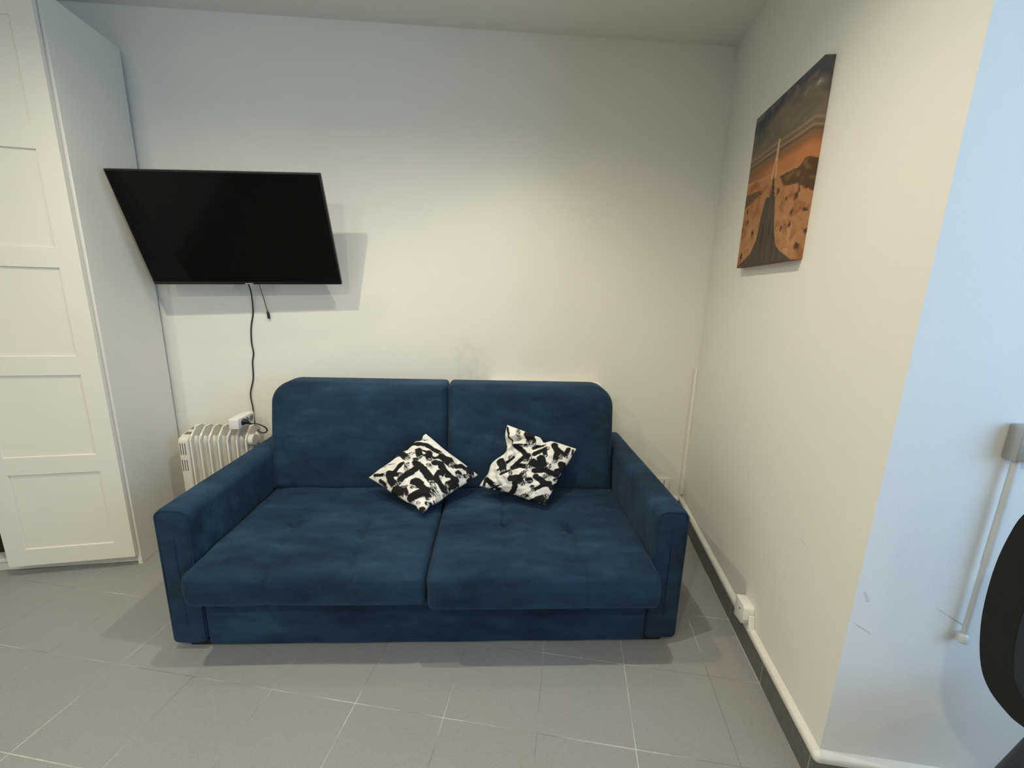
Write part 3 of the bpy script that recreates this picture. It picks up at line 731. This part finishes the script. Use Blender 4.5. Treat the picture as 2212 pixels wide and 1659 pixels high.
for yy in (2.165, 2.215):
    for q in range(4):
        zc = .574 + (yy - RY0 - .03) / (RY1 - .01 - RY0 - .03) * .026
        mb = MB().box((-1.549 + q * .008, yy - .012, zc - .001), (-1.545 + q * .008, yy + .012, zc + .0018), 0)
        mb.v = [(p[0], p[1], p[2] + (p[1] - yy) * .22) for p in mb.v]; mb.build('vent_slot', M_slot, cbx)
for x in (-1.50, -1.24):
    mb = MB().box((x - .012, RY0 - .05, .03), (x + .012, RY1 + .03, .098), .008)
    mb.tube([(x - .018, RY0 - .03, .022), (x + .018, RY0 - .03, .022)], .022, 14); mb.tube([(x - .018, RY1 + .01, .022), (x + .018, RY1 + .01, .022)], .022, 14)
    mb.build('foot', M_black, rad)
# socket block lying across the fins
sb = empty('socket_block', (-1.25, 2.15, .63)); tag(sb, 'white multi-socket block resting on top of the oil radiator', 'power strip')
mb = MB().box((-1.283, 2.085, .624), (-1.234, 2.235, .680), .006, 3); hb = mb.build('housing', M_whitep, sb)
for y in (2.125, 2.165, 2.205):
    mb = MB().tube([(-1.2345, y, .652), (-1.2325, y, .652)], .0165, 20); mb.build('socket', M_socket, sb)

# ================================================================ WALL HEATER behind the sofa back
ht = empty('wall_heater', (.35, YW, .4)); tag(ht, 'white convector heater on the wall, only its top grille showing above the sofa back', 'heater')
MB().box((.03, 2.245, .35), (.66, YW - .001, .846), .006).build('casing', M_whitep, ht)
for i in range(10):
    x = .056 + i * .060
    MB().box((x, 2.256, .845), (x + .052, 2.300, .8495), .0008, 1).build('grille_slat', M_whitep, ht)

# ================================================================ WALL OUTLET in the corner
ou = empty('wall_outlet', (1.13, YW, .2)); tag(ou, 'small white wall outlet low in the back right corner behind the sofa arm', 'outlet')
MB().box((1.060, YW - .012, .158), (1.150, YW - .001, .248), .003).build('cover_plate', M_whitep, ou)
MB().box((1.112, YW - .0132, .192), (1.1155, YW - .0115, .232), 0).build('slot', M_dark, ou)

# ================================================================ JUNCTION BOX on the ledge of the right wall
jb = empty('junction_box', RW(1.51, .12)); tag(jb, 'small chipped white junction box above the skirting on the right wall', 'junction box')
def jbp(a, b, h): # a along wall (towards the back), b up, h off wall ; slightly tilted
    ca, sn = math.cos(R(-5)), math.sin(R(-5)); aa, bb = a * ca - b * sn, a * sn + b * ca
    return RW(1.513 + aa, .152 + bb, h)
mb = MB(); mb.prism([(-.028, -.036), (.040, -.044), (.040, .042), (-.032, .042), (-.040, .030), (-.040, -.012)], .001, .040, jbp, .0025, 2); lid = mb.build('cover', M_whitep, jb)
mb = MB(); mb.tube([jbp(-.006, .012, .0392), jbp(-.006, .012, .0408)], .0038, 10); mb.build('screw_hole', M_dark, jb)
mb = MB(); mb.prism([(-.058, -.048), (-.044, -.040), (-.043, .010), (-.050, .012)], .001, .022, jbp, .002, 1); mb.build('broken_edge', M_ledge, jb)

# ================================================================ CANVAS PICTURE on the right wall
cvn = None
def canvas():
    t = .03; s_far, s_near = 2.047, 1.563
    # corners measured along the right wall
    z0, z1 = 1.470, 2.067
    nu, nv = 210, 260; rad_ = .003
    us = []
    vs = []; fs = []; uvs = []
    # columns across: far side (depth), front, near side (depth)
    side = 8
    cols = [(s_far, t * i / side, -(t * (1 - i / side)) / (s_far - s_near)) for i in range(side)]
    cols += [(s_far + (s_near - s_far) * i / nu, t, i / nu) for i in range(nu + 1)]
    cols += [(s_near, t * (1 - i / side), 1 + (t * i / side) / (s_far - s_near)) for i in range(1, side + 1)]
    nv_ = nv + 1
    for (s, o, u) in cols:
        for j in range(nv_):
            vv = j / nv; vs.append(RW(s, z0 + (z1 - z0) * vv, o + .0008)); uvs.append((u, vv))
    nc = len(cols)
    for i in range(nc - 1):
        for j in range(nv): fs.append((i * nv_ + j, (i + 1) * nv_ + j, (i + 1) * nv_ + j + 1, i * nv_ + j + 1))
    a = side * nv_; b = (side + nu) * nv_; e = (nc - 1) * nv_
    for jj, top in ((0, 0), (nv, 1)):
        for i in range(side, side + nu):
            pass
    # top and bottom edges
    for jj in (0, nv):
        k0 = len(vs)
        for i in range(side, side + nu + 1):
            s = cols[i][0]
            vs.append(RW(s, z0 + (z1 - z0) * (jj / nv), .0008)); uvs.append((cols[i][2], -.03 if jj == 0 else 1.03))
        for q, i in enumerate(range(side, side + nu)): fs.append((i * nv_ + jj, (i + 1) * nv_ + jj, k0 + q + 1, k0 + q))
    fs.append(tuple([0] + [0])[:0] or (0, nv, (nc - 1) * nv_ + nv, (nc - 1) * nv_))
    o = MB().add(vs, fs).build('canvas_picture', attr_mat('printed_canvas', .75), None, smooth=30)
    UV = np.array(uvs); u, v = UV[:, 0], UV[:, 1]
    def nz(su, sv, z): return np.array([noise.noise(Vector((p[0] * su, p[1] * sv, z))) for p in uvs])
    n1 = nz(3, 8, 1); n2 = nz(14, 26, 2); n3 = nz(50, 60, 3); n4 = nz(9, 16, 4)
    C = lambda *c: np.array([((x / 255 + .055) / 1.055) ** 2.4 for x in c])
    def lay(col, c, m): m = np.clip(m, 0, 1)[:, None]; return col * (1 - m) + np.array(c) * m
    col = np.zeros((len(UV), 3)) + C(118, 104, 88)
    col = lay(col, C(108, 98, 82), .5 + n1 * 2)                                      # sky
    col = lay(col, C(70, 76, 82), np.clip((v - .86) / .10 + n1 * 1.2, 0, 1) * .85)
    col = lay(col, C(62, 70, 82), np.exp(-((v - .93 - .06 * u) / .035) ** 2) * np.clip(1.2 - u * 1.3, 0, 1))
    col = lay(col, C(120, 128, 122), np.exp(-((v - .985) / .02) ** 2) * np.clip(1 - u * 4, 0, 1))
    col = lay(col, C(135, 112, 98), np.clip(n2 * 2.2, 0, 1) * np.clip((v - .6) * 5, 0, 1) * .5)
    col = lay(col, C(165, 165, 155), np.exp(-(((u - .98) / .03) ** 2 + ((v - .885) / .012) ** 2)) * .9)
    col = lay(col, C(140, 138, 126), np.exp(-(((u - .84 - (v - .895) * 2) / .02) ** 2 + ((v - .895) / .02) ** 2)) * .6)
    for (vc, w, cc, k) in ((.722, .006, (165, 135, 105), .7), (.700, .006, (125, 95, 70), .6), (.686, .006, (168, 135, 100), .7), (.668, .010, (110, 80, 55), .8), (.652, .006, (150, 110, 75), .5)):
        col = lay(col, C(*cc), np.exp(-((v - vc - .004 * np.sin(u * 5)) / w) ** 2) * k)
    col = lay(col, C(128, 92, 62), np.clip((.655 - v) / .03, 0, 1)); col = lay(col, C(188, 118, 66), np.clip((.645 - v) / .06, 0, 1) * np.clip(.35 + .75 * u + n1 * .4, 0, 1))                 # glowing plain
    col = lay(col, C(150, 95, 52), np.clip((.66 - v) / .02, 0, 1) * np.clip((v - .60) / .04, 0, 1) * .6)
    def poly(key):
        p = PIC[key]; ins = np.zeros(len(UV), bool); j = len(p) - 1
        uu = u + n3 * .012; vv = v + n3 * .008
        for i in range(len(p)):
            xi, yi = p[i]; xj, yj = p[j]
            with np.errstate(divide='ignore', invalid='ignore'):
                c_ = ((yi > vv) != (yj > vv)) & (uu < (xj - xi) * (vv - yi) / (yj - yi + 1e-12) + xi)
            ins ^= c_; j = i
        return ins.astype(float)
    gr = np.interp(u, [p[0] for p in PIC['ridge']], [p[1] for p in PIC['ridge']])
    ground = np.clip((gr - v) / .006 + .5, 0, 1)
    col = lay(col, C(176, 122, 76), ground); col = lay(col, C(200, 140, 90), np.exp(-((v - gr) / .008) ** 2) * np.clip(1 - u, 0, 1))
    col = lay(col, C(150, 92, 50), ground * np.clip(n4 * 2.5, 0, 1) * .8); col = lay(col, C(196, 150, 98), ground * np.clip(n2 * 1.6, 0, 1) * np.clip((.4 - v) * 5, 0, 1) * .7)
    col = lay(col, C(95, 62, 38), ground * np.clip(n3 * 2.5 - .7, 0, 1) * .5)
    col = lay(col, C(92, 66, 44), poly('mount')); col = lay(col, C(120, 88, 58), poly('mount') * np.clip(n2 * 3, 0, 1)); col = lay(col, C(98, 76, 52), poly('leftdark') * .9)
    for i, (a_, b_) in enumerate(PIC['spots']):
        w = .014 + .012 * ((i * 37) % 5) / 5; col = lay(col, C(62, 48, 36), np.clip(1.6 - np.sqrt(((u - a_) / w) ** 2 + ((v - b_) / w / .8) ** 2) + n3 * .9, 0, 1) * .9)
    def seg(key, w, c, k):
        nonlocal col
        p = PIC[key]
        for a_, b_ in zip(p[:-1], p[1:]):
            d, h = seg_d(UV, a_, b_); col = lay(col, C(*c), np.clip((w - d) / (w * .5), 0, 1) * k)
    seg('glowL', .014, (205, 165, 130), .85); seg('glowR', .014, (205, 165, 130), .75)
    rd = poly('road'); col = lay(col, C(86, 74, 60), rd); col = lay(col, C(66, 56, 46), rd * np.clip(n1 + np.sin(u * 60) * .5, 0, 1))
    P_ = PIC['road']
    for a_, b_ in zip(P_[1:5], P_[2:6]):
        d, h = seg_d(UV, a_, b_); col = lay(col, C(170, 130, 90), np.clip((.006 - d) / .004, 0, 1) * .7)
    for a_, b_ in zip(P_[9:13], P_[10:14]):
        d, h = seg_d(UV, a_, b_); col = lay(col, C(180, 140, 95), np.clip((.006 - d) / .004, 0, 1) * .7)
    seg('centre', .006, (120, 98, 76), .6)
    g_ = col.mean(1)[:, None]; col = col * .9 + g_ * .1
    set_colors(o, np.clip(col, 0, 1))
    return tag(o, 'tall canvas print of a desert road under an orange sky, hung on the right wall', 'picture')
canvas()

# ================================================================ WALL BOX AND PIPE on the daylit wall
wbx = empty('pipe_box', BW(.28, 1.04)); tag(wbx, 'grey metal box with knob and thin pipe below it on the daylit wall', 'wall box')
def bwb(a, b, bev, name, mat, par):
    mb = MB().box(a, b, bev, 2); mb.v = [BW(p[0], p[2], p[1]) for p in mb.v]; return mb.build(name, mat, par)
bwb((.224, .001, 1.004), (.312, .034, 1.084), .004, 'housing', M_metal, wbx)
mb = MB().tube([BW(.276, 1.046, .033), BW(.276, 1.046, .052), BW(.276, 1.046, .055)], [.021, .021, .017], 24); mb.build('knob', M_metal, wbx)
mb = MB().tube([BW(.243, 1.006, .016), BW(.243, .742, .016)], .0072, 14); pp = mb.build('pipe', M_metal2, wbx)
mb = MB().tube([BW(.243, .746, .016), BW(.243, .545, .016)], .0060, 14); mb.build('lower_pipe', M_metal2, wbx)
mb = MB().tube([BW(.243, .552, .016), BW(.243, .546, .016), BW(.243, .530, .016), BW(.243, .526, .016)], [.008, .0125, .0125, .008], 16); mb.build('end_cap', M_metal2, wbx)

# ================================================================ OFFICE CHAIR
g_ = Vector((.93, .36, 0)).normalized(); l_ = Vector((-g_.y, g_.x, 0))
def CH(g, l, z): return g_ * g + l_ * l + Z * z
LC = -.03
ch = empty('office_chair', CH(1.22, LC, 0)); tag(ch, 'black office chair with a rounded backrest at the right edge, turned to the window', 'chair')
half = [(.0, 1.150), (.08, 1.143), (.15, 1.118), (.195, 1.08), (.222, 1.034), (.232, .986), (.237, .919), (.235, .834), (.224, .761), (.208, .721), (.183, .697), (.160, .689), (.08, .680), (0, .678)]
def crom(P, k=6):
    out = []
    for i in range(len(P) - 1):
        a, b, c, d = P[max(i - 1, 0)], P[i], P[i + 1], P[min(i + 2, len(P) - 1)]
        for q in range(k):
            t = q / k
            out.append(tuple(.5 * (2 * b[j] + (c[j] - a[j]) * t + (2 * a[j] - 5 * b[j] + 4 * c[j] - d[j]) * t * t + (3 * b[j] - a[j] - 3 * c[j] + d[j]) * t ** 3) for j in (0, 1)))
    return out + [P[-1]]
half = crom(half)
outl = half[:-1] + [(-a, b) for a, b in half[::-1][:-1]]
def shell(scale_in, g0, g1, name, mat, bev):
    cz = .91
    pl = []
    for a, b in outl:
        d = Vector((a, b - cz)); L = d.length; d = d * ((L - scale_in) / L); pl.append((d.x, cz + d.y))
    mb = MB(); mb.prism(pl, g0, g1, lambda a, b, h: CH(.965 + h + a * a * -.35 * -1 * .0 + (b - .7) * -.05 + .9 * 0, LC + a, b), bev, 3)
    return mb.build(name, mat, ch, smooth=50)
shell(0, 0, .030, 'backrest', M_chair, .010)
shell(.042, -.006, .004, 'back_panel', M_mesh, .003)
v, f = gridbox((-.225, -.21, .425), (.225, .17, .50), .03, .03); 
MB().add([CH(1.215 + p[0], p[1] - .0, p[2]) for p in v], f).build('seat', M_chair, ch)
mb = MB().tube([CH(.985, LC, .80), CH(.960, LC, .62), CH(.975, LC, .48), CH(1.03, LC, .405), CH(1.18, LC, .40)], .016, 10, smoothpath=5); mb.build('back_support', M_chair, ch)
mb = MB().tube([CH(1.22, LC, .425), CH(1.22, LC, .22), CH(1.22, LC, .219), CH(1.22, LC, .09)], [.022, .022, .034, .034], 18); mb.build('gas_column', M_black, ch)
for i in range(5):
    a = R(20 + 72 * i); e_ = Vector((math.cos(a), math.sin(a), 0)); c0 = CH(1.22, LC, 0)
    mb = MB().tube([c0 + e_ * .02 + Z * .10, c0 + e_ * .15 + Z * .09, c0 + e_ * .27 + Z * .066], [.024, .018, .013], 8); mb.build('base_leg', M_chair, ch)
    t_ = e_.cross(Z)
    mb = MB()
    for s_ in (-1, 1): mb.tube([c0 + e_ * .272 + t_ * (s_ * .010) + Z * .026, c0 + e_ * .272 + t_ * (s_ * .024) + Z * .026], .026, 16)
    mb.tube([c0 + e_ * .272 + Z * .03, c0 + e_ * .272 + Z * .068], .008, 8); mb.build('castor', M_rubber, ch)
